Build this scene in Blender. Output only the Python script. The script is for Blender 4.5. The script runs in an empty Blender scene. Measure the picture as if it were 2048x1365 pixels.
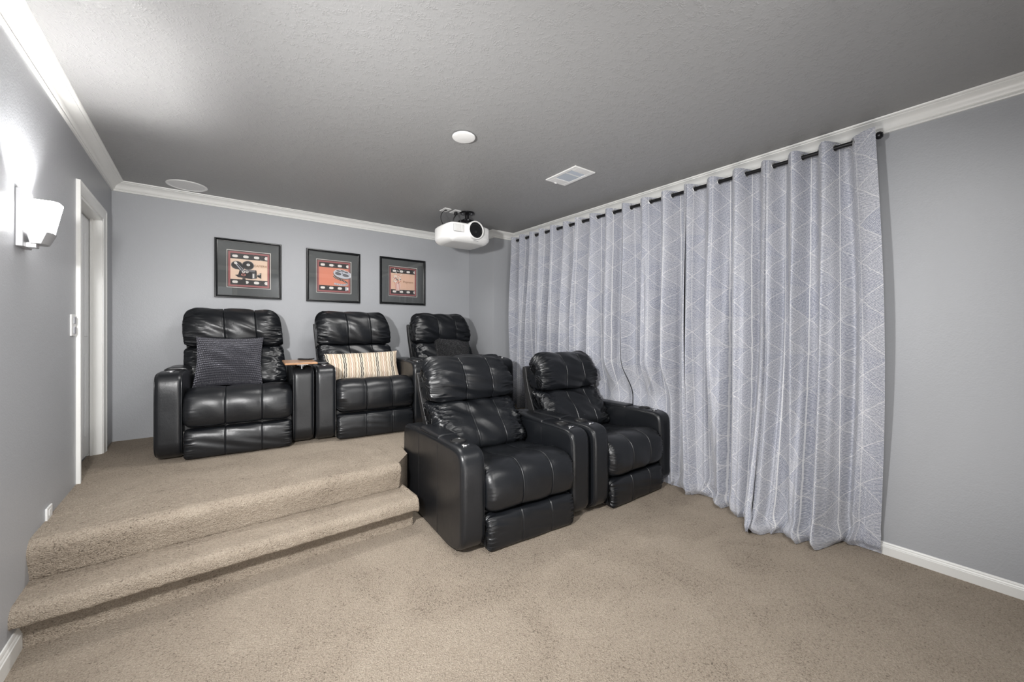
import bpy, math, random
import numpy as np
from math import radians, sin, cos, pi

random.seed(7)
rng = np.random.RandomState(11)
scene = bpy.context.scene
COL = scene.collection

# ------------------------------------------------------------------ camera
YAW = 0.659943
CAM_Z = 1.2553
cam_data = bpy.data.cameras.new('camera')
cam_data.sensor_width = 36.0
cam_data.lens = 791.28 / 2048 * 36.0
cam_data.shift_y = (662.40 - 682.5) / 2048.0
cam_data.clip_start = 0.02
cam = bpy.data.objects.new('camera', cam_data)
cam.location = (0, 0, CAM_Z)
cam.rotation_euler = (radians(90), 0, -YAW)
COL.objects.link(cam)
scene.camera = cam

# ------------------------------------------------------------------ world, lights, exposure
world = bpy.data.worlds.new('world')
world.use_nodes = True
scene.world = world
world.node_tree.nodes['Background'].inputs[0].default_value = (0.95, 0.98, 1.0, 1)
world.node_tree.nodes['Background'].inputs[1].default_value = 0.5

vs = scene.view_settings
vs.view_transform = 'Standard'
vs.look = 'None'
vs.gamma = 1.0
vs.use_curve_mapping = False
vs.exposure = 0.93


def area_light(name, loc, rot, sx, sy, power, color=(1, 1, 1)):
    l = bpy.data.lights.new(name, 'AREA')
    l.shape = 'RECTANGLE'
    l.size = sx
    l.size_y = sy
    l.energy = power
    l.color = color
    o = bpy.data.objects.new(name, l)
    o.location = loc
    o.rotation_euler = rot
    COL.objects.link(o)
    return o


# soft fill added at the doorway end of the room, below picture height
area_light('doorway_fill_light', (0.5, -0.06, 0.95), (radians(84), 0, radians(4)), 1.6, 1.5, 5, (1.0, 0.97, 0.93))
# unseen lamp added near the floor by the camera wall to brighten the ceiling
area_light('floor_fill_light', (0.9, 0.10, 0.06), (radians(180 - 12), 0, 0), 1.4, 0.3, 10, (1.0, 0.97, 0.94))

# fill light added under the ceiling at the camera end, without a fixture
area_light('ceiling_fill_light', (1.36, .28, 2.42), (radians(16), 0, radians(8)), .38, .7, 23, (1.0, .985, .96))
# extra light added to brighten the platform from above; no lamp hangs there
area_light('platform_fill_light', (1.0, 2.90, 2.425), (0, 0, 0), .9, .34, 12, (1.0, .985, .96))
# spot added out of view at the left wall, lighting back wall and curtains
sp = bpy.data.lights.new('left_fill_spot', 'SPOT')
sp.energy = 180
sp.spot_size = radians(140)
sp.spot_blend = 1.0
sp.shadow_soft_size = .06
sp.color = (1.0, .99, .98)
so = bpy.data.objects.new('left_fill_spot', sp)
so.location = (-.40, .75, 1.58)
so.rotation_euler = (radians(80), 0, radians(-46))
COL.objects.link(so)

SCONCE_POWER = 20
GLASS_EMIT = 11

# ------------------------------------------------------------------ room numbers
XL, XR, YB, YF, H = -0.5833, 3.0251, 4.4126, -0.12, 2.44
HS = 0.3777            # platform
COLX, COLY = 2.716, 3.849   # column in the far right corner

# ------------------------------------------------------------------ helpers


def tag(o, label=None, cat=None, group=None, kind=None):
    if label: o['label'] = label
    if cat: o['category'] = cat
    if group: o['group'] = group
    if kind: o['kind'] = kind
    return o


def mesh_obj(name, verts, faces, mats, parent=None, smooth=True, uvs=None, fmats=None, sharp=None):
    me = bpy.data.meshes.new(name)
    me.from_pydata([tuple(map(float, v)) for v in verts], [], [tuple(int(i) for i in f) for f in faces])
    if not isinstance(mats, (list, tuple)):
        mats = [mats]
    for m in mats:
        me.materials.append(m)
    if fmats is not None:
        me.polygons.foreach_set('material_index', list(fmats))
    if smooth:
        me.polygons.foreach_set('use_smooth', [True] * len(me.polygons))
    if uvs is not None:
        uvl = me.uv_layers.new(name='UVMap')
        li = np.zeros(len(me.loops), dtype=np.int32)
        me.loops.foreach_get('vertex_index', li)
        uvl.data.foreach_set('uv', np.asarray(uvs, dtype=np.float32)[li].ravel())
    me.update()
    if sharp is not None:
        try:
            me.set_sharp_from_angle(angle=radians(sharp))
        except Exception:
            pass
    o = bpy.data.objects.new(name, me)
    COL.objects.link(o)
    if parent is not None:
        o.parent = parent
    return o


def empty(name, loc, rz=0.0):
    o = bpy.data.objects.new(name, None)
    o.empty_display_size = 0.1
    o.location = loc
    o.rotation_euler = (0, 0, rz)
    COL.objects.link(o)
    return o


class MB:
    """collects verts/faces of several simple shapes that make ONE part"""
    def __init__(self):
        self.v, self.f, self.m = [], [], []

    def add(self, v, f, m=0):
        n = len(self.v)
        self.v += [tuple(p) for p in v]
        self.f += [tuple(i + n for i in q) for q in f]
        self.m += [m] * len(f)

    def box(self, x0, x1, y0, y1, z0, z1, m=0):
        v = [(x0, y0, z0), (x1, y0, z0), (x1, y1, z0), (x0, y1, z0), (x0, y0, z1), (x1, y0, z1), (x1, y1, z1), (x0, y1, z1)]
        f = [(0, 3, 2, 1), (4, 5, 6, 7), (0, 1, 5, 4), (1, 2, 6, 5), (2, 3, 7, 6), (3, 0, 4, 7)]
        self.add(v, f, m)

    def rbox(self, x0, x1, y0, y1, z0, z1, b, m=0):
        """box with all edges chamfered by b"""
        v, idx = [], {}
        cx, cy, cz = (x0 + x1) / 2, (y0 + y1) / 2, (z0 + z1) / 2
        hx, hy, hz = (x1 - x0) / 2, (y1 - y0) / 2, (z1 - z0) / 2
        for sx in (-1, 1):
            for sy in (-1, 1):
                for sz in (-1, 1):
                    for ax in range(3):
                        d = [hx - b, hy - b, hz - b]
                        d[ax] += b
                        idx[(sx, sy, sz, ax)] = len(v)
                        v.append((cx + sx * d[0], cy + sy * d[1], cz + sz * d[2]))
        f = []
        for s in (-1, 1):
            f.append([idx[(s, a, c, 0)] for a, c in ((-1, -1), (1, -1), (1, 1), (-1, 1))][::s])
            f.append([idx[(a, s, c, 1)] for a, c in ((-1, -1), (1, -1), (1, 1), (-1, 1))][::-s])
            f.append([idx[(a, c, s, 2)] for a, c in ((-1, -1), (1, -1), (1, 1), (-1, 1))][::s])
        for a in (-1, 1):
            for c in (-1, 1):
                f.append([idx[(-1, a, c, 1)], idx[(1, a, c, 1)], idx[(1, a, c, 2)], idx[(-1, a, c, 2)]])
                f.append([idx[(a, -1, c, 0)], idx[(a, 1, c, 0)], idx[(a, 1, c, 2)], idx[(a, -1, c, 2)]])
                f.append([idx[(a, c, -1, 0)], idx[(a, c, 1, 0)], idx[(a, c, 1, 1)], idx[(a, c, -1, 1)]])
                for d in (-1, 1):
                    f.append([idx[(a, c, d, k)] for k in range(3)])
        self.add(v, [tuple(q) for q in f], m)

    def cyl(self, p0, p1, r, n=20, m=0, cap=True, r1=None):
        p0, p1 = np.array(p0, float), np.array(p1, float)
        d = p1 - p0
        d /= np.linalg.norm(d)
        a = np.array([0, 0, 1.0]) if abs(d[2]) < .9 else np.array([1.0, 0, 0])
        u = np.cross(d, a); u /= np.linalg.norm(u)
        w = np.cross(d, u)
        r1 = r if r1 is None else r1
        v = []
        for p, rr in ((p0, r), (p1, r1)):
            for k in range(n):
                t = 2 * pi * k / n
                v.append(p + rr * (cos(t) * u + sin(t) * w))
        f = [(k, (k + 1) % n, n + (k + 1) % n, n + k) for k in range(n)]
        if cap:
            f.append(tuple(range(n))[::-1])
            f.append(tuple(range(n, 2 * n)))
        self.add(v, f, m)

    def lathe(self, c, prof, n=40, m=0, ax='z', closed=False):
        """prof: (r, h) list swept round an axis through c"""
        v = []
        for r, h in prof:
            for k in range(n):
                t = 2 * pi * k / n
                a, b = r * cos(t), r * sin(t)
                p = {'z': (a, b, h), 'y': (a, h, b), 'x': (h, a, b)}[ax]
                v.append((c[0] + p[0], c[1] + p[1], c[2] + p[2]))
        f = []
        L = len(prof)
        for i in range(L - 1 + (1 if closed else 0)):
            j = (i + 1) % L
            for k in range(n):
                f.append((i * n + k, i * n + (k + 1) % n, j * n + (k + 1) % n, j * n + k))
        self.add(v, f, m)

    def tube(self, pts, r, n=8, m=0, closed=False):
        pts = [np.array(p, float) for p in pts]
        L = len(pts)
        v = []
        prev = None
        for i, p in enumerate(pts):
            if closed:
                d = pts[(i + 1) % L] - pts[i - 1]
            else:
                d = pts[min(i + 1, L - 1)] - pts[max(i - 1, 0)]
            d = d / (np.linalg.norm(d) + 1e-9)
            if prev is None:
                a = np.array([0, 0, 1.0]) if abs(d[2]) < .9 else np.array([1.0, 0, 0])
                u = np.cross(d, a)
            else:
                u = prev - d * np.dot(prev, d)
            u /= (np.linalg.norm(u) + 1e-9)
            prev = u
            w = np.cross(d, u)
            for k in range(n):
                t = 2 * pi * k / n
                v.append(p + r * (cos(t) * u + sin(t) * w))
        f = []
        for i in range(L if closed else L - 1):
            j = (i + 1) % L
            for k in range(n):
                f.append((i * n + k, i * n + (k + 1) % n, j * n + (k + 1) % n, j * n + k))
        if not closed:
            f.append(tuple(range(n))[::-1])
            f.append(tuple(range((L - 1) * n, L * n)))
        self.add(v, f, m)

    def build(self, name, mats, parent=None, smooth=True, sharp=35):
        return mesh_obj(name, self.v, self.f, mats, parent, smooth, fmats=self.m, sharp=sharp)


def smooth_closed(pts, n, iters=3):
    """chaikin rounding of a closed polygon, resampled to n even points"""
    P = np.array(pts, float)
    for _ in range(iters):
        Q = np.roll(P, -1, 0)
        P = np.stack([P * .75 + Q * .25, P * .25 + Q * .75], 1).reshape(-1, 2)
    C = np.vstack([P, P[:1]])
    s = np.r_[0, np.cumsum(np.hypot(*np.diff(C, axis=0).T))]
    t = np.linspace(0, s[-1], n, endpoint=False)
    return np.c_[np.interp(t, s, C[:, 0]), np.interp(t, s, C[:, 1])]


def normals2(P):
    d = np.roll(P, -1, 0) - np.roll(P, 1, 0)
    nrm = np.c_[d[:, 1], -d[:, 0]]
    nrm /= np.linalg.norm(nrm, axis=1)[:, None] + 1e-9
    area = 0.5 * np.sum(P[:, 0] * np.roll(P[:, 1], -1) - np.roll(P[:, 0], -1) * P[:, 1])
    return nrm if area > 0 else -nrm


def loft(name, prof, a0, a1, ra, ri, mats, parent=None, inset=None, nr=40, ne=7, axis='x', sharp=None, capin=3, capbulge=0.0, extra=()):
    """closed profile (p,q) swept along an axis from a0 to a1 with rounded ends.
    inset(a, prof) -> additional inward offset per profile point (positive = inward)"""
    P = np.asarray(prof)
    Nn = normals2(P)
    rings = []
    e = np.linspace(0, pi / 2, ne)
    lo = [(a0 + ra - ra * sin(t), ri * (1 - cos(t))) for t in e][::-1]
    hi = [(a1 - ra + ra * sin(t), ri * (1 - cos(t))) for t in e]
    ms = list(np.linspace(a0 + ra, a1 - ra, nr)[1:-1])
    for q in extra:
        ms = [a for a in ms if abs(a - q) > .013]
        ms += [q + d for d in (-.012, -.007, -.004, -.002, 0, .002, .004, .007, .012)]
    mid = [(a, 0.0) for a in sorted(ms)]
    rings = lo + mid + hi
    V = []
    for a, off in rings:
        o = np.zeros(len(P)) + off
        if inset is not None:
            o = o + inset(a, P)
        Q = P - Nn * o[:, None]
        V.append(np.c_[np.full(len(P), a), Q])
    # caps
    def cap(ring, sgn):
        c = ring[:, 1:].mean(0)
        out = []
        for k in range(1, capin + 1):
            s = 1 - k / (capin + 1)
            q = c + (ring[:, 1:] - c) * s
            out.append(np.c_[ring[:, 0] + sgn * capbulge * (1 - s * s), q])
        return out, np.r_[ring[:, 0].mean() + sgn * capbulge, c]
    cl, cl0 = cap(V[0], -1)
    ch, ch0 = cap(V[-1], 1)
    allr = cl[::-1] + V + ch
    n = len(P)
    verts = np.vstack(allr + [cl0[None], ch0[None]])
    faces = []
    for i in range(len(allr) - 1):
        for k in range(n):
            faces.append((i * n + k, i * n + (k + 1) % n, (i + 1) * n + (k + 1) % n, (i + 1) * n + k))
    b = len(allr) * n
    for k in range(n):
        faces.append((b, (k + 1) % n, k))
        L = (len(allr) - 1) * n
        faces.append((b + 1, L + k, L + (k + 1) % n))
    if axis == 'x':
        pass
    elif axis == 'y':
        verts = verts[:, [1, 0, 2]]
    elif axis == 'z':
        verts = verts[:, [1, 2, 0]]
    return mesh_obj(name, verts, faces, mats, parent, True, sharp=sharp)


def sweep(name, prof, path, mats, parent=None, smooth=True, sharp=30, closed_prof=True):
    """open path of frames: each path item = (origin, u, w) -> origin + p*u + q*w"""
    n = len(prof)
    V = []
    for o, u, w in path:
        o, u, w = map(lambda t: np.array(t, float), (o, u, w))
        for p, q in prof:
            V.append(o + u * p + w * q)
    F = []
    for i in range(len(path) - 1):
        for k in range(n if closed_prof else n - 1):
            F.append((i * n + k, i * n + (k + 1) % n, (i + 1) * n + (k + 1) % n, (i + 1) * n + k))
    F.append(tuple(range(n)))
    F.append(tuple(range((len(path) - 1) * n, len(path) * n))[::-1])
    return mesh_obj(name, V, F, mats, parent, smooth, sharp=sharp)


# ------------------------------------------------------------------ materials


class NT:
    def __init__(self, mat):
        self.t = mat.node_tree
        self.n = self.t.nodes
        self.l = self.t.links

    def node(self, typ, **kw):
        nd = self.n.new(typ)
        for k, v in kw.items():
            setattr(nd, k, v)
        return nd

    def put(self, sock, val):
        if isinstance(val, bpy.types.NodeSocket):
            self.l.new(val, sock)
        else:
            sock.default_value = val

    def m(self, op, *a, clamp=False):
        nd = self.node('ShaderNodeMath', operation=op)
        nd.use_clamp = clamp
        for i, x in enumerate(a):
            self.put(nd.inputs[i], x)
        return nd.outputs[0]

    def mix(self, fac, a, b):
        nd = self.node('ShaderNodeMix', data_type='RGBA')
        self.put(nd.inputs[0], fac)
        for s, x in ((nd.inputs[6], a), (nd.inputs[7], b)):
            self.put(s, x if isinstance(x, bpy.types.NodeSocket) else (*x, 1))
        return nd.outputs[2]

    def noise(self, vec, scale, detail=2, rough=.5, out=0, dist=0):
        nd = self.node('ShaderNodeTexNoise')
        if vec is not None:
            self.l.new(vec, nd.inputs['Vector'])
        nd.inputs['Scale'].default_value = scale
        nd.inputs['Detail'].default_value = detail
        nd.inputs['Roughness'].default_value = rough
        nd.inputs['Distortion'].default_value = dist
        return nd.outputs[out]

    def voro(self, vec, scale, feature='F1', out=0):
        nd = self.node('ShaderNodeTexVoronoi', feature=feature)
        if vec is not None:
            self.l.new(vec, nd.inputs['Vector'])
        nd.inputs['Scale'].default_value = scale
        return nd.outputs[out]

    def ramp(self, fac, stops, interp='LINEAR'):
        nd = self.node('ShaderNodeValToRGB')
        nd.color_ramp.interpolation = interp
        el = nd.color_ramp.elements
        while len(el) < len(stops):
            el.new(0.5)
        for e, (p, c) in zip(el, stops):
            e.position = p
            e.color = (*c, 1) if len(c) == 3 else c
        self.put(nd.inputs[0], fac)
        return nd.outputs[0]

    def bump(self, height, strength, dist, normal=None):
        nd = self.node('ShaderNodeBump')
        nd.inputs['Strength'].default_value = strength
        nd.inputs['Distance'].default_value = dist
        self.l.new(height, nd.inputs['Height'])
        if normal is not None:
            self.l.new(normal, nd.inputs['Normal'])
        return nd.outputs[0]

    def obj(self):
        return self.node('ShaderNodeTexCoord').outputs['Object']

    def uv(self):
        return self.node('ShaderNodeTexCoord').outputs['UV']

    def scale(self, vec, s):
        nd = self.node('ShaderNodeMapping')
        self.l.new(vec, nd.inputs[0])
        nd.inputs['Scale'].default_value = s
        return nd.outputs[0]


def new_mat(name, color=(.5, .5, .5), rough=.5, metal=0.0, spec=.5, **kw):
    m = bpy.data.materials.new(name)
    m.use_nodes = True
    b = m.node_tree.nodes['Principled BSDF']
    b.inputs['Base Color'].default_value = (*color, 1)
    b.inputs['Roughness'].default_value = rough
    b.inputs['Metallic'].default_value = metal
    b.inputs['Specular IOR Level'].default_value = spec
    for k, v in kw.items():
        b.inputs[k].default_value = v
    m.diffuse_color = (*color, 1)
    return m, NT(m), b


def plain(name, color, rough=.5, metal=0.0, spec=.5, bumpy=0.0, bscale=60):
    m, t, b = new_mat(name, color, rough, metal, spec)
    o = t.obj()
    n = t.noise(o, bscale, 3)
    t.l.new(t.mix(t.m('MULTIPLY', n, .12), color, tuple(c * .8 for c in color)), b.inputs['Base Color'])
    if bumpy:
        t.l.new(t.bump(n, bumpy, .002), b.inputs['Normal'])
    return m


def wall_paint(name, color, rough, strength, scale=90):
    m, t, b = new_mat(name, color, rough, spec=.4)
    o = t.obj()
    n1 = t.noise(o, scale, 2, .55)
    n2 = t.noise(o, scale * .3, 2, .5)
    h = t.m('ADD', t.m('MULTIPLY', n1, .7), t.m('MULTIPLY', n2, .5))
    t.l.new(t.bump(h, strength, .006), b.inputs['Normal'])
    big = t.noise(o, 1.3, 2)
    t.l.new(t.mix(big, color, tuple(c * .93 for c in color)), b.inputs['Base Color'])
    return m


M_WALL = wall_paint('grey_wall_paint', (.405, .415, .436), .42, .19, 130)


def ceiling_mat():
    c = (.29, .29, .29)
    m, t, b = new_mat('textured_ceiling_paint', c, .45, spec=.4)
    o = t.obj()
    w = t.noise(o, 14, 2, .5, out=1)
    mixv = t.node('ShaderNodeVectorMath', operation='MULTIPLY_ADD')
    t.l.new(w, mixv.inputs[0]); mixv.inputs[1].default_value = (.05, .05, .0)
    t.l.new(o, mixv.inputs[2])
    n1 = t.noise(mixv.outputs[0], 78, 2, .5)
    ridge = t.m('SUBTRACT', 1.0, t.m('MULTIPLY', t.m('ABSOLUTE', t.m('SUBTRACT', n1, .5)), 9.0, clamp=True))
    mask = t.ramp(t.noise(o, 30, 2), [(.46, (0, 0, 0)), (.62, (1, 1, 1))])
    fine = t.noise(o, 110, 2)
    h = t.m('ADD', t.m('MULTIPLY', t.m('MULTIPLY', ridge, mask), .8), t.m('MULTIPLY', fine, .45))
    t.l.new(t.bump(h, .34, .005), b.inputs['Normal'])
    return m


M_CEIL = ceiling_mat()
M_TRIM = plain('white_gloss_trim', (.80, .80, .78), .32, bscale=20)
M_DOOR = plain('white_door_paint', (.72, .73, .74), .38, bscale=20)
M_PLASTIC = plain('white_plastic', (.80, .80, .79), .35)
M_DARKPL = plain('dark_plastic', (.012, .012, .013), .35)
M_CHROME = plain('brushed_chrome', (.75, .75, .76), .22, metal=1.0)
M_STEEL = plain('satin_nickel', (.62, .62, .62), .35, metal=.9)
M_ROD = plain('black_metal_rod', (.02, .02, .022), .3, metal=.6)
M_BLACKFRAME = plain('black_frame_lacquer', (.008, .009, .01), .22, spec=.6)
M_MAT = plain('charcoal_mat_board', (.10, .107, .108), .85)
M_DARK = plain('dark_void', (.01, .01, .01), .9)


def carpet_mat(name='beige_cut_pile_carpet'):
    m, t, b = new_mat(name, (.40, .33, .26), .95, spec=.15)
    o = t.obj()
    w = t.noise(o, 60, 2, out=1)
    mv = t.node('ShaderNodeVectorMath', operation='MULTIPLY_ADD')
    t.l.new(w, mv.inputs[0]); mv.inputs[1].default_value = (.012, .012, .012)
    t.l.new(o, mv.inputs[2])
    d = t.voro(mv.outputs[0], 170)
    n = t.noise(o, 210, 3, .7)
    n2 = t.noise(o, 75, 2, .6)
    big = t.noise(o, 2.2, 4, .6, dist=1.2)
    pile = t.m('ADD', t.m('MULTIPLY', t.m('SUBTRACT', 1.0, d), .5), t.m('ADD', t.m('MULTIPLY', n, .8), t.m('MULTIPLY', n2, .35)))
    tone = t.m('ADD', t.m('MULTIPLY', pile, .73), t.m('MULTIPLY', t.m('SUBTRACT', big, .13), .40))
    col = t.ramp(tone, [(.49, (.10, .078, .058)), (.63, (.355, .292, .228)), (.84, (.475, .40, .32)), (1.0, (.62, .54, .44))])
    t.l.new(col, b.inputs['Base Color'])
    t.l.new(t.bump(pile, 1.0, .016), b.inputs['Normal'])
    b.inputs['Sheen Weight'].default_value = .25
    b.inputs['Sheen Roughness'].default_value = .6
    b.inputs['Sheen Tint'].default_value = (.8, .7, .6, 1)
    return m


M_CARPET = carpet_mat()


def leather_mat():
    m, t, b = new_mat('black_leather', (.0075, .0085, .0105), .34, spec=.52)
    o = t.obj()
    grain = t.voro(o, 420)
    n = t.noise(o, 22, 4, .6, dist=.6)
    n2 = t.noise(o, 6, 3, .5)
    h = t.m('ADD', t.m('MULTIPLY', grain, .10), t.m('MULTIPLY', n, .35))
    t.l.new(t.bump(h, .35, .006), b.inputs['Normal'])
    rr = t.m('ADD', .23, t.m('MULTIPLY', n2, .18))
    t.l.new(rr, b.inputs['Roughness'])
    return m


M_LEATHER = leather_mat()
M_LEATHER2 = plain('black_vinyl_back_shell', (.02, .02, .021), .45, bscale=200, bumpy=.2)


def curtain_mat():
    m, t, b = new_mat('grey_printed_curtain_fabric', (.4, .42, .47), .8, spec=.25)
    sep = t.node('ShaderNodeSeparateXYZ')
    t.l.new(t.uv(), sep.inputs[0])
    u, v = sep.outputs[0], sep.outputs[1]
    comb = t.node('ShaderNodeCombineXYZ')
    t.l.new(u, comb.inputs[0]); t.l.new(v, comb.inputs[1])
    uvv = comb.outputs[0]
    wob = t.m('MULTIPLY', t.m('SUBTRACT', t.noise(uvv, 9, 2), .5), .030)
    W, P = .135, .21
    u2 = t.m('DIVIDE', t.m('ADD', u, t.m('MULTIPLY', wob, .25)), W)
    pp = t.m('PINGPONG', u2, 1.0)                      # 0 on even lines, 1 on odd lines
    vv = t.m('FRACT', t.m('DIVIDE', t.m('ADD', v, wob), P))
    tri = t.m('SUBTRACT', 1.0, t.m('ABSOLUTE', t.m('SUBTRACT', t.m('MULTIPLY', vv, 2.0), 1.0)))
    dif = t.m('SUBTRACT', tri, pp)
    region = t.m('GREATER_THAN', dif, 0.0)
    zig = t.m('LESS_THAN', t.m('ABSOLUTE', dif), .028)
    fr = t.m('PINGPONG', u2, .5)                      # distance to either line
    edge = t.m('MAXIMUM', t.m('LESS_THAN', pp, .024), t.m('MULTIPLY', t.m('GREATER_THAN', pp, .975), .45))
    edge2 = t.m('LESS_THAN', t.m('ABSOLUTE', t.m('SUBTRACT', pp, 0.0)), .05)
    # hatching: inclination flips between the two triangles
    par = t.m('GREATER_THAN', t.m('PINGPONG', t.m('ADD', u2, .0), 1.0), .5)
    slope = t.m('MULTIPLY', t.m('SUBTRACT', t.m('MULTIPLY', region, 2.0), 1.0), .55)
    uu = t.m('MULTIPLY', pp, W)
    curve = t.m('MULTIPLY', t.m('SINE', t.m('MULTIPLY', pp, 3.14)), .006)
    ph = t.m('ADD', t.m('ADD', v, t.m('MULTIPLY', wob, .55)), t.m('MULTIPLY', t.m('ADD', uu, curve), slope))
    jit = t.noise(t.scale(uvv, (1, 1.6, 1)), 26, 3)
    s1 = t.m('SINE', t.m('ADD', t.m('MULTIPLY', ph, 2 * pi / .0084), t.m('MULTIPLY', jit, 6.0)))
    s2 = t.m('SINE', t.m('ADD', t.m('MULTIPLY', ph, 2 * pi / .0061), t.m('MULTIPLY', jit, 10.0)))
    brk = t.noise(t.scale(uvv, (1, 1, 1)), 120, 2)
    s = t.m('ADD', t.m('MULTIPLY', s1, .6), t.m('ADD', t.m('MULTIPLY', s2, .35), t.m('MULTIPLY', t.m('SUBTRACT', brk, .5), 2.6)))
    hatch = t.m('MULTIPLY', t.m('ADD', s, .25), .9, clamp=True)
    heather = t.noise(t.scale(uvv, (1, .25, 1)), 90, 3, .7)
    base = t.mix(heather, (.17, .185, .24), (.30, .32, .385))
    cell = t.node('ShaderNodeCombineXYZ')
    t.l.new(t.m('FLOOR', u2), cell.inputs[0])
    t.l.new(t.m('ADD', t.m('FLOOR', t.m('DIVIDE', t.m('ADD', v, wob), P)), t.m('MULTIPLY', region, .5)), cell.inputs[1])
    wn = t.node('ShaderNodeTexWhiteNoise', noise_dimensions='2D')
    t.l.new(cell.outputs[0], wn.inputs['Vector'])
    base = t.mix(t.m('MULTIPLY', wn.outputs['Value'], .38), base, (.42, .42, .43))
    col = t.mix(t.m('MULTIPLY', hatch, .70), base, (.74, .74, .765))
    col = t.mix(t.m('MULTIPLY', zig, .38), col, (.80, .79, .77))
    col = t.mix(t.m('MULTIPLY', edge, .62), col, (.84, .84, .84))
    t.l.new(col, b.inputs['Base Color'])
    t.l.new(t.bump(t.m('ADD', heather, t.m('MULTIPLY', hatch, .4)), .25, .002), b.inputs['Normal'])
    b.inputs['Sheen Weight'].default_value = .2
    return m


M_CURTAIN = curtain_mat()


def lumbar_mat():
    m, t, b = new_mat('cream_woven_stripe', (.7, .6, .5), .9, spec=.1)
    sep = t.node('ShaderNodeSeparateXYZ')
    t.l.new(t.uv(), sep.inputs[0])
    u, v = sep.outputs[0], sep.outputs[1]
    zz = t.m('PINGPONG', t.m('MULTIPLY', v, 26.0), 1.0)
    f = t.m('FRACT', t.m('ADD', t.m('MULTIPLY', u, 4.45), t.m('MULTIPLY', zz, .035)))
    K = (.015, .014, .013); C = (.62, .53, .41); T = (.36, .26, .19); W = (.74, .68, .59); R = (.50, .34, .27)
    col = t.ramp(f, [(0, K), (.055, W), (.10, K), (.155, W), (.20, C), (.29, T), (.33, C), (.40, R), (.45, W), (.53, R), (.58, C), (.65, T), (.70, C), (.78, W), (.85, T), (.90, C), (.96, W)], 'CONSTANT')
    dots = t.m('GREATER_THAN', t.m('SINE', t.m('MULTIPLY', v, 330.0)), .55)
    col = t.mix(t.m('MULTIPLY', dots, .35), col, C)
    t.l.new(col, b.inputs['Base Color'])
    w = t.m('ADD', t.m('SINE', t.m('MULTIPLY', v, 330.0)), t.m('SINE', t.m('MULTIPLY', f, 160.0)))
    t.l.new(t.bump(w, .35, .002), b.inputs['Normal'])
    return m


def ruched_mat(name, color, kind):
    m, t, b = new_mat(name, color, .42, spec=.5)
    b.inputs['Sheen Weight'].default_value = .5
    b.inputs['Sheen Tint'].default_value = (.6, .6, .68, 1)
    sep = t.node('ShaderNodeSeparateXYZ')
    t.l.new(t.uv(), sep.inputs[0])
    u, v = sep.outputs[0], sep.outputs[1]
    n = t.noise(t.uv(), 14, 3)
    if kind == 'rows':
        row = t.m('SINE', t.m('ADD', t.m('MULTIPLY', v, 2 * pi * 24), t.m('MULTIPLY', n, 3.0)))
        puck = t.m('SINE', t.m('ADD', t.m('MULTIPLY', u, 2 * pi * 30), t.m('MULTIPLY', t.m('FLOOR', t.m('MULTIPLY', v, 24.0)), 2.1)))
        h = t.m('ADD', t.m('MULTIPLY', row, .6), t.m('ADD', t.m('MULTIPLY', puck, .35), t.m('MULTIPLY', t.noise(t.uv(), 34, 3), 1.8)))
        dist = .007
    else:
        a = t.m('SINE', t.m('MULTIPLY', t.m('ADD', u, v), 2 * pi * 13))
        c = t.m('SINE', t.m('MULTIPLY', t.m('SUBTRACT', u, v), 2 * pi * 13))
        h = t.m('MULTIPLY', a, c)
        dist = .006
    t.l.new(t.bump(h, .9, dist), b.inputs['Normal'])
    return m


M_LUMBAR = lumbar_mat()
M_RUCHED = ruched_mat('charcoal_ruched_satin', (.022, .022, .029), 'rows')
M_QUILT = ruched_mat('black_diamond_knit', (.010, .010, .011), 'diamond')
M_QUILT.node_tree.nodes['Principled BSDF'].inputs['Sheen Weight'].default_value = .08


def wood_mat():
    m, t, b = new_mat('varnished_wood', (.4, .2, .1), .28)
    o = t.scale(t.obj(), (3, 30, 30))
    n = t.noise(o, 3.0, 4, .6, dist=1.5)
    t.l.new(t.ramp(n, [(.3, (.22, .10, .045)), (.7, (.48, .27, .13))]), b.inputs['Base Color'])
    return m


M_WOOD = wood_mat()


def glass_mat():
    m = bpy.data.materials.new('picture_glass')
    m.use_nodes = True
    t = NT(m)
    for n in list(t.n):
        t.n.remove(n)
    out = t.node('ShaderNodeOutputMaterial')
    tr = t.node('ShaderNodeBsdfTransparent')
    gl = t.node('ShaderNodeBsdfGlossy')
    gl.inputs['Roughness'].default_value = .02
    fr = t.node('ShaderNodeFresnel')
    fr.inputs[0].default_value = 1.5
    f = t.m('MULTIPLY', fr.outputs[0], 2.6, clamp=True)
    mx = t.node('ShaderNodeMixShader')
    t.l.new(f, mx.inputs[0]); t.l.new(tr.outputs[0], mx.inputs[1]); t.l.new(gl.outputs[0], mx.inputs[2])
    t.l.new(mx.outputs[0], out.inputs[0])
    return m


M_GLASS = glass_mat()


def lit_glass_mat():
    m, t, b = new_mat('lit_frosted_glass', (.9, .9, .9), .4)
    b.inputs['Emission Color'].default_value = (1, .985, .96, 1)
    b.inputs['Emission Strength'].default_value = GLASS_EMIT
    return m


M_LIT = lit_glass_mat()

# ------------------------------------------------------------------ SETTING


def quad_grid(pts, n=1):
    return pts, [tuple(range(4))]


floor = mesh_obj('floor', [(XL, YF - .5, 0), (XR, YF - .5, 0), (XR, YB, 0), (XL, YB, 0)], [(0, 1, 2, 3)], M_CARPET, smooth=False)
tag(floor, 'beige cut pile carpet of the lower floor', kind='structure')
ceil = mesh_obj('ceiling', [(XL, YF - .1, H), (XL, YB, H), (XR, YB, H), (XR, YF - .1, H)], [(0, 1, 2, 3)], M_CEIL, smooth=False)
tag(ceil, 'dark grey ceiling with sprayed knockdown texture', kind='structure')

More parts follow.
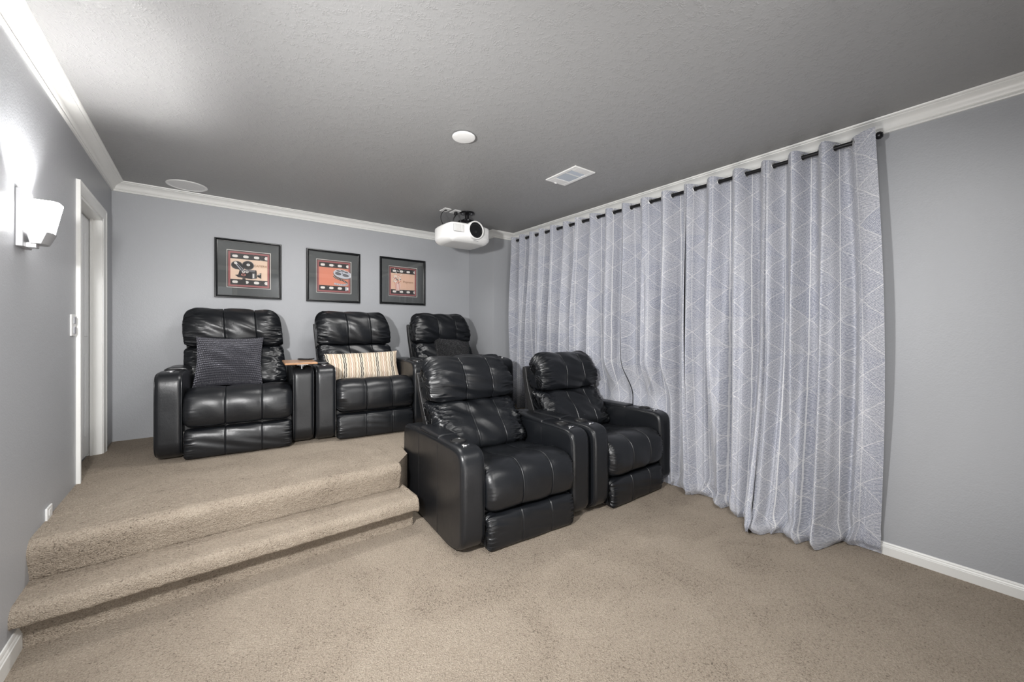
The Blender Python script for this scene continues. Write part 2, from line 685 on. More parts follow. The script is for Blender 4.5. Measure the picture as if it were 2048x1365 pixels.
# left wall with the door opening
DY0, DY1, DZ = 3.387, 4.035, 2.058
mb = MB()
T = .13
mb.box(XL - T, XL, YF - .1, DY0, 0, H)
mb.box(XL - T, XL, DY1, YB + .1, 0, H)
mb.box(XL - T, XL, DY0, DY1, DZ, H)
wl = mb.build('wall_left', M_WALL, smooth=False)
tag(wl, 'grey wall on the left carrying the sconce and the door', kind='structure')
mb = MB(); mb.box(XL - T, XR + T, YB, YB + .12, 0, H)
tag(mb.build('wall_back', M_WALL, smooth=False), 'grey back wall with the three pictures', kind='structure')
mb = MB(); mb.box(COLX, XR, COLY, YB, 0, H)
tag(mb.build('wall_corner_column', M_WALL, smooth=False), 'boxed out column in the far right corner', kind='structure')
mb = MB(); mb.box(XR, XR + .12, YF - .1, YB + .12, 0, H)
tag(mb.build('wall_right', M_WALL, smooth=False), 'grey wall on the right behind the curtains', kind='structure')
# front wall with the doorway the photograph was taken from
mb = MB()
mb.box(XL, -.45, YF - .11, YF, 0, H)
mb.box(.40, XR, YF - .11, YF, 0, H)
mb.box(-.45, .40, YF - .11, YF, 2.07, H)
tag(mb.build('wall_front', M_WALL, smooth=False), 'grey front wall with a doorway', kind='structure')

# crown moulding: profile (o = distance from the wall, d = below the ceiling)
CP = .0761
crown_prof = [(0, .0741), (.011, .0741), (.014, .070), (.013, .064), (.010, .060), (.017, .057), (.021, .052), (.024, .043), (.031, .032), (.041, .024), (.053, .018), (.060, .015), (.060, .011), (.070, .009), (.0745, .005), (CP, 0), (0, 0)]


def crown(name, pts, label):
    """pts: wall-line corners in plan with inward mitre vectors"""
    path = []
    for (x, y), (mx, my) in pts:
        path.append(((x, y, H), (mx, my, 0), (0, 0, -1)))
    o = sweep(name, crown_prof, path, M_TRIM, smooth=True, sharp=25)
    return tag(o, label, kind='structure')


crown('trim_1', [((XL, YF), (1, 1)), ((XL, YB), (1, -1))], 'white crown moulding along the left wall')
crown('trim_2', [((XL, YB), (1, -1)), ((COLX, YB), (-1, -1))], 'white crown moulding along the back wall')
crown('trim_3', [((COLX, YB), (-1, -1)), ((COLX, COLY), (-1, -1))], 'white crown moulding on the side of the corner column')
crown('trim_4', [((COLX, COLY), (-1, -1)), ((XR, COLY), (-1, -1))], 'white crown moulding on the front of the corner column')
crown('trim_5', [((XR, COLY), (-1, -1)), ((XR, YF), (-1, 1))], 'white crown moulding along the right wall')
crown('trim_6', [((XR, YF), (-1, 1)), ((XL, YF), (1, 1))], 'white crown moulding along the front wall')

base_prof = [(0, 0), (.014, 0), (.014, .046), (.011, .049), (.011, .052), (.0095, .055), (.007, .058), (.007, .063), (.004, .069), (0, .070)]
o = sweep('baseboard_right', base_prof, [((XR, YF, -.002), (-1, 0, 0), (0, 0, 1)), ((XR, 2.45, -.002), (-1, 0, 0), (0, 0, 1))], M_TRIM, sharp=25)
tag(o, 'white baseboard of the right wall', kind='structure')
o = sweep('baseboard_left', base_prof, [((XL, YF, -.002), (1, 0, 0), (0, 0, 1.35)), ((XL, 2.42, -.002), (1, 0, 0), (0, 0, 1.35))], M_TRIM, sharp=25)
tag(o, 'white baseboard of the left wall ending at the step', kind='structure')

# ---- carpeted platform with one step in front


def carpet_noise(P, amp, seed):
    r = np.random.RandomState(seed)
    out = np.zeros(len(P))
    for k in range(26):
        f = r.uniform(90, 420)
        d = r.normal(size=3); d /= np.linalg.norm(d)
        out += np.sin(P @ d * f + r.uniform(0, 6.28))
    for k in range(8):
        f = r.uniform(8, 30)
        d = r.normal(size=3); d /= np.linalg.norm(d)
        out += 1.2 * np.sin(P @ d * f + r.uniform(0, 6.28))
    return out * amp / 6.0


def carpet_sweep(name, line, x0, x1, parent, step=.006, close_end=False, round_end=0.0, seed=1):
    L = np.array(line, float)
    s = np.r_[0, np.cumsum(np.hypot(*np.diff(L, axis=0).T))]
    t = np.arange(0, s[-1], step)
    Y = np.interp(t, s, L[:, 0]); Z = np.interp(t, s, L[:, 1])
    # smooth the corners
    for _ in range(3):
        Y[1:-1] = (Y[:-2] + 2 * Y[1:-1] + Y[2:]) / 4
        Z[1:-1] = (Z[:-2] + 2 * Z[1:-1] + Z[2:]) / 4
    dy, dz = np.gradient(Y), np.gradient(Z)
    nn = np.c_[-dz, dy]; nn /= np.linalg.norm(nn, axis=1)[:, None] + 1e-9
    xs = np.arange(x0, x1 + 1e-6, step * 1.35)
    n = len(t)
    V = np.zeros((len(xs), n, 3))
    V[:, :, 0] = xs[:, None]; V[:, :, 1] = Y; V[:, :, 2] = Z
    off = carpet_noise(V.reshape(-1, 3), .0016, seed).reshape(len(xs), n)
    off = off * np.clip((Y.max() - Y) / .08, 0, 1)
    V[:, :, 1] += nn[:, 0] * off
    V[:, :, 2] += nn[:, 1] * off
    if round_end:
        d = np.clip((xs - (x1 - round_end)) / round_end, 0, 1)
        k = 1 - np.sqrt(np.clip(1 - d ** 2, 0, 1))
        yc = Y.max(); zc = Z.min()
        V[:, :, 1] += (k[:, None] * round_end * .5) * (-nn[:, 0])
        V[:, :, 2] += (k[:, None] * round_end * .5) * (-nn[:, 1])
    verts = V.reshape(-1, 3)
    F = []
    for i in range(len(xs) - 1):
        a = i * n
        for k in range(n - 1):
            F.append((a + k, a + k + 1, a + n + k + 1, a + n + k))
    if close_end:
        a = (len(xs) - 1) * n
        F.append(tuple(range(a, a + n)))
    return mesh_obj(name, verts, F, M_CARPET, parent, True)


plat = empty('carpeted_platform', (0, 3.0, 0))


def under_plat(o):
    o.parent = plat
    o.location = (0, -3.0, 0)
    return o


tag(plat, 'beige carpeted raised platform under the back row with a step in front', 'platform')


def nose(y, z, r, back, under):
    pts = [(y + back, z)]
    for a in np.linspace(90, 270 if under else 180, 14):
        pts.append((y + r + r * cos(radians(a)), z - r + r * sin(radians(a))))
    return pts


up = [(2.98, HS)] + nose(2.520, HS, .050, .1, False) + [(2.526, .30), (2.540, .26), (2.556, .20), (2.98, .195)]
p1 = under_plat(carpet_sweep('platform_front', up, XL, 1.036, None, close_end=True, seed=3))
up2 = [(3.2, HS)] + nose(2.915, HS, .045, .1, False) + [(2.920, .30), (2.94, .15), (2.945, .0)]
under_plat(carpet_sweep('platform_front', up2, 1.110, XR - .002, None, step=.02, seed=4))
mb = MB()
zt_ = HS - .0006
for (xa, xb, ya, yb) in ((XL, 1.178, 2.90, COLY), (1.178, XR, 3.16, COLY), (XL, COLX, COLY, YB)):
    mb.add([(xa, ya, zt_), (xb, ya, zt_), (xb, yb, zt_), (xa, yb, zt_)], [(0, 1, 2, 3)])
mb.add([(.995, 2.64, zt_), (1.022, 2.548, zt_), (1.145, 2.70, zt_), (1.178, 2.90, zt_), (.995, 2.90, zt_)], [(0, 1, 2, 3, 4)])
mb.add([(XL - .07, DY0, zt_), (XL, DY0, zt_), (XL, DY1, zt_), (XL - .07, DY1, zt_)], [(0, 1, 2, 3)])
mb.add([(1.022, 2.548, 0), (1.022, 2.548, zt_), (1.145, 2.70, zt_), (1.145, 2.70, 0), (1.178, 2.965, zt_), (1.178, 2.965, 0)], [(0, 1, 2, 3), (3, 2, 4, 5)])
under_plat(mb.build('platform_top', M_CARPET, None, smooth=False))
SX1 = 1.062
low = [(2.62, .203)] + nose(2.325, .203, .042, .1, False)[:] + [(2.327, .13), (2.34, .122), (2.39, .12), (2.415, .115), (2.425, .02), (2.42, -.01), (2.62, -.01)]
p2 = carpet_sweep('step', low, XL, SX1, plat, close_end=True, round_end=.028, seed=5)
under_plat(p2)
# end faces of the step (under the nosing the riser returns a little further in)
mb = MB()
mb.box(XL, SX1 - .032, 2.43, 2.60, 0, .185)
p3 = mb.build('step_core', M_CARPET, plat, smooth=False)
under_plat(p3)

# ---- door 1 in the left wall
door = empty('door_1', (XL, (DY0 + DY1) / 2, HS))
tag(door, 'white door in the left wall beside the platform, narrow seen edge on', kind='structure')


def under(parent, o):
    o.parent = parent
    o.location = -parent.location
    return o


cas = [(0, 0), (.016, .002), (.018, .010), (.014, .016), (.016, .022), (.012, .040), (.010, .060), (.009, .068), (0, .070)]
# casing swept up the near side, over the head and down the far side
path = [((XL, DY0, HS - .02), (1, 0, 0), (0, -1, 0)), ((XL, DY0, DZ), (1, 0, 0), (0, -1, 1)), ((XL, DY1, DZ), (1, 0, 0), (0, 1, 1)), ((XL, DY1, HS - .02), (1, 0, 0), (0, 1, 0))]
cas2 = [(p, q) for p, q in [(0, .070), (.018, .069), (.019, .060), (.015, .052), (.015, .030), (.010, .012), (.009, .001), (0, 0)]]
under(door, sweep('casing', cas2, path, M_TRIM, None, sharp=25))
mb = MB()
mb.box(XL - T, XL + .004, DY0 - .001, DY0 + .016, HS, DZ)
mb.box(XL - T, XL + .004, DY1 - .016, DY1 + .001, HS, DZ)
mb.box(XL - T, XL + .004, DY0, DY1, DZ - .016, DZ + .001)
mb.box(XL - .055, XL - .040, DY0 + .016, DY0 + .028, HS, DZ - .016)
mb.box(XL - .055, XL - .040, DY1 - .028, DY1 - .016, HS, DZ - .016)
under(door, mb.build('jamb', M_TRIM, smooth=False))
for (a, c) in ((DY0 + .02, 3.812), (3.822, DY1 - .018)):
    mb = MB()
    xx = XL - .060
    mb.rbox(xx - .035, xx, a, c, HS + .02, DZ - .022, .003)
    w = c - a
    for (za, zb) in ((HS + .16, HS + .72), (HS + .84, DZ - .14)):
        mb.rbox(xx - .001, xx + .004, a + .06, c - .06, za, zb, .002)
    under(door, mb.build('door_leaf', M_DOOR, smooth=False))
mb = MB(); mb.box(XL - T - .02, XL - T, DY0, DY1, 0, DZ)
under(door, mb.build('door_backing', M_DARK, smooth=False))

# doorway casing in the front wall (seen only in the picture glass)
mb = MB()
for (x0, x1, z0, z1) in ((-.52, -.45, 0, 2.14), (.40, .47, 0, 2.14), (-.45, .40, 2.07, 2.14)):
    mb.rbox(x0, x1, YF, YF + .016, z0, z1, .004)
tag(mb.build('door_2', M_TRIM, smooth=False), 'white casing round the doorway in the front wall', kind='structure')

# ------------------------------------------------------------------ ceiling fixtures


def speaker():
    c = empty('ceiling_speaker', (-.115, 4.167, H))
    tag(c, 'round white flush speaker grille in the ceiling at the far left corner', 'speaker')
    mb = MB()
    mb.lathe((0, 0, 0), [(.134, 0), (.134, -.003), (.130, -.006), (.118, -.006), (.1165, -.003)], 64)
    mb.build('trim_ring', M_PLASTIC, c)
    mb = MB()
    mb.lathe((0, 0, 0), [(.1165, -.003), (.09, -.0045), (.04, -.005), (.0001, -.005)], 64)
    mb.build('grille', speaker_mesh(), c)


def speaker_mesh():
    m, t, b = new_mat('perforated_white_grille', (.76, .76, .76), .5)
    d = t.voro(t.obj(), 380)
    t.l.new(t.mix(t.m('LESS_THAN', d, .25), (.76, .76, .76), (.4, .4, .4)), b.inputs['Base Color'])
    t.l.new(t.bump(d, .3, .001), b.inputs['Normal'])
    return m


speaker()
c = empty('blank_ceiling_cover', (1.236, 2.068, H))
tag(c, 'small round white cover plate on the ceiling left of the vent', 'ceiling cover')
mb = MB(); mb.lathe((0, 0, 0), [(.045, 0), (.045, -.010)], 48); mb.build('collar', M_DARK, c)
mb = MB(); mb.lathe((0, 0, 0), [(.060, -.008), (.068, -.009), (.070, -.013), (.067, -.018), (.055, -.021), (.0001, -.022)], 64); mb.build('disc', M_PLASTIC, c)

vent = empty('ceiling_vent', (2.197, 2.112, H), radians(-1.5))
tag(vent, 'white rectangular air vent with louvres in the ceiling', 'vent')
mb = MB()
hx, hy = .104, .163
ix, iy = .072, .112
mb.rbox(-hx, -ix, -hy, hy, -.009, 0, .0025)
mb.rbox(ix, hx, -hy, hy, -.009, 0, .0025)
mb.rbox(-ix, ix, -hy, -iy + .02, -.009, 0, .0025)
mb.rbox(-ix, ix, iy - .030, hy, -.009, 0, .0025)
mb.box(-ix, ix, -.036, -.030, -.008, 0)
mb.build('frame', M_PLASTIC, vent, smooth=False)
mb = MB(); mb.box(-ix, ix, -iy + .02, iy - .03, -.0012, -.0004); mb.build('duct_opening', plain('vent_dark', (.05, .055, .06), .7), vent, smooth=False)
M_LOUV = plain('louvre_bluegrey', (.42, .46, .52), .4)
for k in range(9):
    x = -ix + .010 + k * .0155
    mb = MB()
    mb.add([(x - .005, -.030, -.002), (x + .007, -.030, -.008), (x + .007, iy - .03, -.008), (x - .005, iy - .03, -.002),
            (x - .005, -.030, -.001), (x + .007, -.030, -.007), (x + .007, iy - .03, -.007), (x - .005, iy - .03, -.001)],
           [(0, 1, 2, 3), (7, 6, 5, 4), (0, 4, 5, 1), (1, 5, 6, 2), (2, 6, 7, 3), (3, 7, 4, 0)])
    mb.build('louvre', M_LOUV, vent, smooth=False)
for k in range(3):
    y = -.085 + k * .016
    mb = MB()
    mb.add([(-ix, y, -.002), (-ix, y + .010, -.008), (ix, y + .010, -.008), (ix, y, -.002), (-ix, y, -.001), (-ix, y + .010, -.007), (ix, y + .010, -.007), (ix, y, -.001)],
           [(0, 1, 2, 3), (7, 6, 5, 4), (0, 4, 5, 1), (1, 5, 6, 2), (2, 6, 7, 3), (3, 7, 4, 0)])
    mb.build('louvre', M_LOUV, vent, smooth=False)
mb = MB(); mb.cyl((-.02, .150, -.014), (.0, .150, -.014), .004, 10); mb.box(-.012, -.006, .146, .154, -.014, -.006); mb.build('damper_lever', M_PLASTIC, vent)

for i, (x, y) in enumerate(((1.853, 3.446), (1.960, 3.440))):
    t_ = empty('outlet_plate', (x, y, H))
    tag(t_, ['white ceiling plate with a thin cable, left one of the pair above the projector',
             'white ceiling plate with a black plug, nearer the projector mount'][i], 'outlet plate', 'plates on the ceiling above the projector')
    mb = MB(); mb.rbox(-.037, .037, -.058, .058, -.007, 0, .003); mb.build('plate', M_PLASTIC, t_, smooth=False)
    mb = MB(); mb.cyl((0, -.01, -.007), (0, -.01, -.010), .011, 16); mb.build('socket', M_DARK, t_)
    if i == 1:
        mb = MB(); mb.rbox(-.013, .013, -.025, .010, -.040, -.008, .004); mb.build('plug', M_DARKPL, t_, smooth=False)

# ------------------------------------------------------------------ projector
PJ = (2.015, 3.40)
pj = empty('projector', (PJ[0], PJ[1], 2.10))
tag(pj, 'white ceiling mounted projector with a round dark lens', 'projector')
pw, pd = .238, .20
plan = smooth_closed([(-pw, -.12), (-pw + .03, -.175), (-.13, -.195), (0, -.205), (.12, -.197), (pw - .02, -.165), (pw, -.10), (pw, .13), (pw - .04, .19), (0, .205), (-pw + .04, .19), (-pw, .13)], 120, 2)


def pj_inset(a, P):
    # underside slopes up towards the left and right edge
    k = np.clip((.055 - a) / .055, 0, 1)
    return k ** 1.6 * .045 + np.clip((a - .15) / .03, 0, 1) ** 2 * .01


loft('body', plan, 0.0, .175, .022, .020, M_PLASTIC, pj, inset=pj_inset, nr=26, axis='z', capin=5, capbulge=.004)
lx, lz = .022, .115
mb = MB()
mb.lathe((lx, -.205, lz), [(.088, .03), (.088, -.010), (.084, -.020), (.077, -.022), (.074, -.012), (.072, .0)], 56, ax='y')
mb.build('lens_ring', M_PLASTIC, pj)
mb = MB()
mb.lathe((lx, -.205, lz), [(.074, -.012), (.071, -.014), (.067, -.004), (.065, .0)], 56, ax='y')
mb.lathe((lx, -.205, lz), [(.065, -.004), (.05, -.001), (.0001, -.008)], 56, ax='y', m=1)
M_LENS = plain('dark_lens_glass', (.006, .006, .007), .08, spec=.8)
mb.build('lens', [M_DARKPL, M_LENS], pj)
mb = MB()
mb.rbox(-.205, -.100, -.200, -.18, .080, .150, .003)
o = mb.build('vent_recess', plain('grille_grey', (.38, .38, .38), .5), pj, smooth=False)
for k in range(11):
    mb = MB()
    x = -.201 + k * .0095
    mb.box(x, x + .0045, -.203, -.19, .082, .148)
    mb.build('vent_slat', M_PLASTIC, pj, smooth=False)
mb = MB()
for k in range(5):
    mb.box(.185 + k * .009, .189 + k * .009, -.178 + k * .011, -.150 + k * .011, .07, .14)
mb.build('side_vent', plain('grille_grey2', (.55, .55, .55), .5), pj, smooth=False)


def text_obj(name, body, size, loc, rot, mat, parent, depth=.0004, sx=1.0):
    cu = bpy.data.curves.new(name, 'FONT')
    cu.body = body
    cu.size = size
    cu.extrude = depth
    cu.align_x = 'CENTER'
    cu.align_y = 'CENTER'
    tmp = bpy.data.objects.new(name, cu)
    COL.objects.link(tmp)
    dg = bpy.context.evaluated_depsgraph_get()
    me = bpy.data.meshes.new_from_object(tmp.evaluated_get(dg))
    bpy.data.objects.remove(tmp)
    me.materials.clear()
    me.materials.append(mat)
    o = bpy.data.objects.new(name, me)
    COL.objects.link(o)
    o.parent = parent
    o.location = loc
    o.rotation_euler = rot
    o.scale = (sx, 1, 1)
    return o


text_obj('lettering', 'EPSON', .019, (.035, -.190, .018), (radians(56), 0, 0), plain('grey_ink', (.42, .42, .43), .5), pj)
mb = MB()
mb.lathe((.06, .01, 0), [(.075, .34), (.075, .331), (.068, .325), (.03, .322), (.02, .31), (.02, .26)], 40)
mb.rbox(.0, .12, -.05, .07, .235, .262, .004)
for a in (35, 125, 215, 305):
    p = (.06 + .16 * cos(radians(a)), .01 + .14 * sin(radians(a)), .180)
    mb.tube([(.06 + .04 * cos(radians(a)), .01 + .04 * sin(radians(a)), .245), (.06 + .12 * cos(radians(a)), .01 + .10 * sin(radians(a)), .225), p], .008)
    mb.cyl(p, (p[0], p[1], .165), .012, 12)
mb.rbox(-.06, .01, -.07, -.02, .195, .235, .004)
mb.build('mount', M_ROD, pj)
for a in (60, 180, 300):
    mb = MB(); mb.cyl((.06 + .05 * cos(radians(a)), .01 + .05 * sin(radians(a)), .322), (.06 + .05 * cos(radians(a)), .01 + .05 * sin(radians(a)), .332), .007, 10)
    mb.build('mount_screw', M_CHROME, pj)
for x in (.03, .10):
    mb = MB(); mb.cyl((x, -.055, .25), (x, -.065, .25), .008, 12); mb.build('mount_screw', M_CHROME, pj)


def bez(p0, p1, p2, p3, n=16):
    P = [np.array(p, float) for p in (p0, p1, p2, p3)]
    return [(1 - t) ** 3 * P[0] + 3 * t * (1 - t) ** 2 * P[1] + 3 * t * t * (1 - t) * P[2] + t ** 3 * P[3] for t in np.linspace(0, 1, n)]


mb = MB(); mb.tube(bez((1.853, 3.436, 2.431), (1.78, 3.40, 2.40), (1.76, 3.42, 2.33), (1.84, 3.44, 2.27)), .0035)
tag(mb.build('cable', M_DARKPL), 'thin black cable looping from the left ceiling plate to the projector', 'cable', 'projector cables')
mb = MB(); mb.tube(bez((1.96, 3.430, 2.405), (1.93, 3.40, 2.37), (1.90, 3.44, 2.33), (1.955, 3.45, 2.27)), .0055)
tag(mb.build('cable', M_DARKPL), 'black power cable dropping from the plug at the projector mount', 'cable', 'projector cables')

# ------------------------------------------------------------------ sconces


M_PLATE = plain('brushed_plate', (.42, .42, .43), .5, metal=.6)


def sconce(y, label):
    s = empty('wall_sconce', (XL, y, 1.70))
    tag(s, label, 'wall lamp', 'wall sconces')
    mb = MB(); mb.rbox(0, .021, -.053, .053, -.112, .116, .002)
    mb.build('back_plate', M_PLATE, s, smooth=False)
    # glass shade: open top, flared
    a0, a1 = .028, .112      # top x range
    b0, b1 = .030, .090      # bottom
    zt, zb = .079, -.043
    mb = MB()
    th = .004
    def ring(x0, x1, hy, z):
        return [(x0, -hy, z), (x1 - .012, -hy, z), (x1, -hy + .02, z), (x1, hy - .02, z), (x1 - .012, hy, z), (x0, hy, z)]
    R = [ring(b0, b1, .046, zb), ring(a0, a1, .052, zt), ring(a0 + th, a1 - th, .052 - th, zt), ring(b0 + th, b1 - th, .046 - th, zb + .004)]
    V = sum(R, [])
    F = []
    for i in range(3):
        for k in range(6):
            F.append((i * 6 + k, i * 6 + (k + 1) % 6, (i + 1) * 6 + (k + 1) % 6, (i + 1) * 6 + k))
    F.append((5, 4, 3, 2, 1, 0))
    F.append(tuple(range(18, 24)))
    mb.add(V, F)
    mb.build('glass_shade', M_LIT, s, smooth=False)
    R = [ring(.034, .076, .040, -.094), ring(b0 - .003, b1 + .004, .049, zb - .004)]
    mb = MB(); mb.add(R[0] + R[1], [(k, (k + 1) % 6, 6 + (k + 1) % 6, 6 + k) for k in range(6)] + [(5, 4, 3, 2, 1, 0), (6, 7, 8, 9, 10, 11)])
    mb.build('cup', M_PLATE, s, smooth=False)
    mb = MB(); mb.rbox(.016, .048, -.018, .018, -.110, -.090, .002)
    mb.build('arm', M_STEEL, s, smooth=False)
    l = bpy.data.lights.new('bulb_light', 'POINT')
    l.energy = SCONCE_POWER
    l.shadow_soft_size = .012
    l.color = (1.0, .985, .96)
    lo = bpy.data.objects.new('bulb_light', l)
    lo.location = (.068, 0, .026)
    lo.parent = s
    COL.objects.link(lo)
    return s


sconce(2.45, 'lit square glass wall sconce on a metal plate left of the door')
sconce(0.90, 'lit square glass wall sconce on the left wall nearest the camera, out of frame')

# ------------------------------------------------------------------ switch and outlet on the left wall
sw = empty('light_switch', (XL, 3.232, 1.287))
tag(sw, 'white double switch plate beside the door casing', 'switch')
mb = MB(); mb.rbox(0, .007, -.045, .045, -.060, .060, .002); mb.build('plate', M_PLASTIC, sw, smooth=False)
for z in (-.028, .028):
    mb = MB(); mb.rbox(.006, .012, -.010, .030, z - .020, z + .020, .002); mb.build('rocker', plain('switch_grey', (.38, .39, .42), .4), sw, smooth=False)
ol = empty('wall_outlet', (XL, 2.80, .385))
tag(ol, 'white outlet plate low on the left wall at the carpet edge', 'outlet')
mb = MB(); mb.rbox(0, .008, -.040, .040, -.055, .047, .002); mb.build('plate', M_PLASTIC, ol, smooth=False)
for z in (-.022, .020):
    mb = MB(); mb.rbox(.007, .0095, -.017, .017, z - .014, z + .014, .002); mb.build('socket', M_PLASTIC, ol, smooth=False)

# ------------------------------------------------------------------ pictures
C_RED = plain('print_dusty_red', (.34, .12, .12), .7)
C_CREAM = plain('print_cream', (.80, .63, .50), .7)
C_PEACH = plain('print_peach', (.74, .52, .40), .7)
C_ORANGE = plain('print_orange', (.66, .27, .18), .7)
C_INK = plain('print_ink', (.03, .028, .028), .7)
C_WHITE = plain('print_white', (.80, .78, .74), .7)
C_SILV = plain('print_silver', (.50, .52, .57), .7)
C_GREY = plain('print_grey', (.16, .16, .17), .7)
C_BROWN = plain('print_brown', (.28, .16, .08), .7)
C_PINK = plain('print_pink', (.62, .25, .20), .7)
PM = [C_RED, C_CREAM, C_ORANGE, C_INK, C_WHITE, C_SILV, C_GREY, C_BROWN, C_PINK, C_PEACH]
RED, CREAM, ORANGE, INK, WHITE, SILV, GREY, BROWN, PINK, PEACH = range(10)


class Flat:
    """flat print: coloured shapes stacked in hair-thin layers, facing -y"""
    def __init__(self):
        self.mb = MB()
        self.k = 0

    def poly(self, pts, m):
        self.k += 1
        y = -self.k * .00004
        n = len(pts)
        self.mb.add([(x, y, z) for x, z in pts], [tuple(range(n))], m)

    def rect(self, x0, z0, x1, z1, m):
        self.poly([(x0, z0), (x1, z0), (x1, z1), (x0, z1)], m)

    def ell(self, x, z, a, b, m, rot=0, n=28, p=2.0, a0=0, a1=360):
        P = []
        for i in range(n + (0 if a1 - a0 >= 360 else 1)):
            t = radians(a0 + (a1 - a0) * i / n)
            ct, st = cos(t), sin(t)
            u = a * math.copysign(abs(ct) ** (2 / p), ct)
            w = b * math.copysign(abs(st) ** (2 / p), st)
            r = radians(rot)
            P.append((x + u * cos(r) - w * sin(r), z + u * sin(r) + w * cos(r)))
        self.poly(P, m)

    def line(self, pts, w, m):
        for (x0, z0), (x1, z1) in zip(pts[:-1], pts[1:]):
            dx, dz = x1 - x0, z1 - z0
            L = math.hypot(dx, dz) + 1e-9
            nx, nz = -dz / L * w / 2, dx / L * w / 2
            self.poly([(x0 - nx, z0 - nz), (x1 - nx, z1 - nz), (x1 + nx, z1 + nz), (x0 + nx, z0 + nz)], m)


